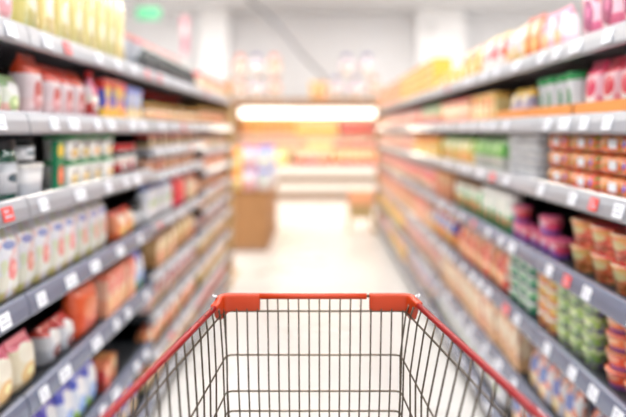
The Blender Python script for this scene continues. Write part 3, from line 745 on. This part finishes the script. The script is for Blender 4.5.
# orange crate on a small stool at the end of the right shelves
r = empty('wooden_stool', (.60, 8.32, 0)); tag(r, 'small beige wooden stool at the far end of the right shelves', 'stool')
bm = bmesh.new(); box(bm, -.19, .19, -.17, .17, .35, .39, .01); link('seat', bm, 'beige_wood', r)
for sx in (-1, 1):
    for sy in (-1, 1):
        bm = bmesh.new(); tube(bm, [(sx*.14, sy*.12, .35), (sx*.175, sy*.155, 0)], [.018, .014]); link('leg', bm, 'beige_wood', r)
for sy in (-1, 1):
    bm = bmesh.new(); box(bm, -.15, .15, sy*.135-.008, sy*.135+.008, .2, .34, .003); link('apron', bm, 'beige_wood', r)
r2 = bmesh.new()
box(r2, -.18, .18, -.15, .15, 0, .012)
for a in ((-.18, .18, -.15, -.135), (-.18, .18, .135, .15), (-.18, -.165, -.15, .15), (.165, .18, -.15, .15)):
    box(r2, *a, 0, .18, .003)
box(r2, -.165, .165, -.135, .135, .012, .15)
o = link('storage_crate', r2, 'crate_orange', None, (.60, 8.32, .3905)); tag(o, 'orange crate standing on the beige wooden stool', 'crate')

# ------------------------------------------------------------------ shopping cart
cart = empty('shopping_cart', (0, .85, 0)); tag(cart, 'wire shopping cart with red rim and flare-tinted corner guards in the foreground', 'shopping cart')
CY = .85
ZB = .42                                   # y of the basket's rear opening
# levels: (front y, height, left half, right half, sideways flare, rise towards handle)
LVS = [(1.194, 1.108, .1997, .1873, .116, -.009), (1.190, 1.0786, .1935, .1765, .122, -.02), (1.175, .9945, .187, .1650, .1, -.064), (1.160, .928, .184, .163, .085, -.05),
       (1.150, .893, .181, .160, .075, -.03), (1.138, .850, .177, .157, .065, -.02), (1.122, .805, .173, .153, .055, -.01), (1.105, .760, .169, .149, .04, 0)]
def side_pt(k, s, y):
    f = LVS[k]; half = f[2] if s < 0 else f[3]
    dy = f[0]-y
    rg = .0 if s < 0 else (.045, .045, .0)[min(k, 2)]               # the right side flares a touch more
    return Vector((s*(half+dy*(f[4]+rg)), y, f[1]+dy*f[5]))
def loc_(p): return Vector((p[0], p[1]-CY, p[2]))
def ring_pts(k, y_end=ZB, rad=.014):
    f = LVS[k]
    pts = []
    def corner(s):
        out = []
        c = side_pt(k, s, f[0]-rad); e = Vector((s*((f[2] if s < 0 else f[3])-rad), f[0], f[1])); m = Vector((s*(f[2] if s < 0 else f[3]), f[0], f[1]))
        for t in (0, .25, .5, .75, 1): out.append(c*(1-t)**2+m*2*t*(1-t)+e*t*t)
        return out
    pts = [side_pt(k, -1, y_end)] + [side_pt(k, -1, f[0]-.2)] + corner(-1)
    pts += [Vector((x, f[0], f[1])) for x in (-.05, .05)]
    pts += list(reversed(corner(1))) + [side_pt(k, 1, f[0]-.2), side_pt(k, 1, y_end)]
    return [loc_(p) for p in pts]
WR = .0018
# rim: one red tube on each side and a front bar with lens-flare orange in its colour
def pos_front(u, k):
    f = LVS[k]
    return Vector((u*1.194/580*(f[0]/1.194)*(1-.012*k), f[0]-.0005, f[1]))
for s in (-1, 1):
    bm = bmesh.new()
    tube(bm, [loc_(side_pt(0, s, y)-Vector((0, 0, (.009 if s < 0 else .003)*max(0, y-.7)/.494))) for y in (1.165, 1.0, .8, .6, ZB)], .0061, 12)
    link('side_rim', bm, 'red_plastic', cart)
bm = bmesh.new(); tube(bm, [loc_((x, 1.194, 1.1078)) for x in (-.125, 0, .098)], .0062, 12); link('front_rim', bm, 'flare_tinted_plastic', cart)
bm = bmesh.new(); tube(bm, [loc_((x, 1.194, 1.1085)) for x in (-.19, 0, .178)], .003, 8); link('front_rod', bm, 'chrome_wire', cart)
# corner guards lofted round each front corner, coloured with the same flare orange
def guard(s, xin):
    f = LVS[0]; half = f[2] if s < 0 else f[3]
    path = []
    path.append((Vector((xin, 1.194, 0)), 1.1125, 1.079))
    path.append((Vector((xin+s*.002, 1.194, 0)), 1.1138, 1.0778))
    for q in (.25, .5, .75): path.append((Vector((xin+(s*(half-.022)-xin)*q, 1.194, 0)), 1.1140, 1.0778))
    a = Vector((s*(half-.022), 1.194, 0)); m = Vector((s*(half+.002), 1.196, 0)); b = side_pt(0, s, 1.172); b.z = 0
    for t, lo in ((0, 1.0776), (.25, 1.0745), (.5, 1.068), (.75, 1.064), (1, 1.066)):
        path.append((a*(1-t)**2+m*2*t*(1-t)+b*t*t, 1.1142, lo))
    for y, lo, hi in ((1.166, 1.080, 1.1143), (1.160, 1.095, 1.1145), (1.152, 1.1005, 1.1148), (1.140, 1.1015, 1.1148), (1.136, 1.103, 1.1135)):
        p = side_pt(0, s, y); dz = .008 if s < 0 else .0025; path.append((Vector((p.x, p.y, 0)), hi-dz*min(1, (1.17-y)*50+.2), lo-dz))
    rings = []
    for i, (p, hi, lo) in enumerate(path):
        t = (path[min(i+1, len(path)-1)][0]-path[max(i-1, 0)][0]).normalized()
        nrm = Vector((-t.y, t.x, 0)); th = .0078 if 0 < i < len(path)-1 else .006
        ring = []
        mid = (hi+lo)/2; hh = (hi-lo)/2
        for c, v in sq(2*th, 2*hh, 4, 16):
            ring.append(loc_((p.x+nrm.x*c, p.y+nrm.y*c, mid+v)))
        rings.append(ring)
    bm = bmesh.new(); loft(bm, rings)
    g = link('corner_guard', bm, 'flare_tinted_plastic', cart)
    # little wire loop through the guard's eyelet
    bm = bmesh.new()
    c = side_pt(0, s, 1.165)
    tube(bm, [loc_((c.x+s*(.007+.004*math.sin(a)), 1.168+.006*math.cos(a), 1.1155+.002*math.sin(a))) for a in [i*2*PI/10 for i in range(11)]], .0016, 6)
    link('wire_loop', bm, 'seal_silver', g)
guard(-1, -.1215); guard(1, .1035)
# front grid
bm = bmesh.new()
u = -100.4+10.42*0
us = [-94.5] + [-83+10.42*i for i in range(16)] + [84.5]
for u in us:
    tube(bm, [loc_(pos_front(u, k)+Vector((0, -.0022, 0))) for k in range(len(LVS))], WR, 6)
link('front_grid', bm, 'chrome_wire', cart)
# horizontal hoops running round front and sides
for k in range(1, len(LVS)):
    bm = bmesh.new(); tube(bm, ring_pts(k), .0019 if k > 1 else .0021, 6); link('hoop_wire', bm, 'chrome_wire', cart)
for s in (-1, 1):
    bm = bmesh.new()
    y = 1.154
    ys = [1.178]+[1.154-.0385*i for i in range(19)]
    for y in ys:
        pts = [side_pt(k, s, min(y-(1.194-LVS[k][0])*1.3*min(1, (1.2-y)*12), LVS[k][0]-.006)) for k in range(len(LVS))]
        tube(bm, [loc_(p-Vector((s*.0022, 0, 0))) for p in pts], WR, 6)
    link('side_grid', bm, 'chrome_wire', cart)
# basket floor grid
bm = bmesh.new()
k = len(LVS)-1
for i in range(14):
    t = i/13; a = side_pt(k, -1, 1.1); b = side_pt(k, 1, 1.1); c = side_pt(k, -1, ZB); d = side_pt(k, 1, ZB)
    tube(bm, [loc_(a.lerp(b, t)), loc_(c.lerp(d, t))], .0017, 6)
for y in [1.08-.11*i for i in range(7)]:
    tube(bm, [loc_(side_pt(k, -1, y)), loc_(side_pt(k, 1, y))], .0022, 6)
link('floor_grid', bm, 'chrome_wire', cart)
# rear gate, handle, chassis, wheels (below and behind the frame)
bm = bmesh.new()
for i in range(14):
    t = i/13; tube(bm, [loc_(side_pt(0, -1, ZB).lerp(side_pt(0, 1, ZB), t)), loc_(side_pt(k, -1, ZB).lerp(side_pt(k, 1, ZB), t))], .0017, 6)
tube(bm, [loc_(side_pt(0, -1, ZB)), loc_(side_pt(0, 1, ZB))], .003, 8)
link('rear_gate', bm, 'chrome_wire', cart)
bm = bmesh.new(); a = loc_(side_pt(0, -1, ZB-.09)); b = loc_(side_pt(0, 1, ZB-.09)); tube(bm, [a+Vector((0, 0, .0)), b], .014, 14); link('handle', bm, 'red_plastic', cart)
for s in (-1, 1):
    bm = bmesh.new(); p = side_pt(0, s, ZB); q = side_pt(0, s, ZB-.09)
    tube(bm, [loc_(q), loc_(p), loc_((s*.2, ZB+.02, .72)), loc_((s*.2, ZB+.1, .2)), loc_((s*.2, ZB+.16, .16)), loc_((s*.165, 1.05, .16))], .011, 10); link('frame_tube', bm, 'chrome_wire', cart)
    bm = bmesh.new(); tube(bm, [loc_((s*.165, 1.05, .16)), loc_((s*.16, 1.0, .45)), loc_((s*.15, .96, .755))], .009, 10); link('frame_strut', bm, 'chrome_wire', cart)
    for y, xx in ((ZB+.16, .2), (1.03, .165)):
        bm = bmesh.new(); box(bm, s*xx-.014, s*xx+.014, y-CY-.02, y-CY+.02, .07, .155, .004); fk = link('caster_fork', bm, 'seal_silver', cart)
        bm = bmesh.new(); loft(bm, [[(x, y-CY+.06*sc*math.cos(2*PI*i/20), .0605+.06*sc*math.sin(2*PI*i/20)) for i in range(20)] for x, sc in ((s*xx-.012, .9), (s*xx-.009, 1), (s*xx+.009, 1), (s*xx+.012, .9))]); link('wheel', bm, 'rubber', fk)
bm = bmesh.new(); tube(bm, [loc_((-.165, 1.05, .16)), loc_((.165, 1.05, .16))], .009, 10); tube(bm, [loc_((-.2, ZB+.16, .16)), loc_((.2, ZB+.16, .16))], .009, 10); link('cross_bar', bm, 'chrome_wire', cart)

# ------------------------------------------------------------------ camera, world, view
cd = bpy.data.cameras.new('camera'); cam = bpy.data.objects.new('camera', cd); C.objects.link(cam)
cam.location = (0, 0, 1.45); cam.rotation_euler = (PI/2, 0, 0)
cd.sensor_width = 36; cd.lens = 36*580/626
cd.shift_x = -6/626; cd.shift_y = -78.5/626
cd.dof.use_dof = True; cd.dof.focus_distance = 1.07; cd.dof.aperture_fstop = 1.2; cd.clip_start = .02
S.camera = cam
w = bpy.data.worlds.new('world'); S.world = w; w.use_nodes = True
w.node_tree.nodes['Background'].inputs['Color'].default_value = (1, 1, 1, 1); w.node_tree.nodes['Background'].inputs['Strength'].default_value = .5
S.view_settings.view_transform = 'Standard'; S.view_settings.look = 'None'; S.view_settings.gamma = 1; S.view_settings.exposure = -.54
S.view_settings.use_curve_mapping = False
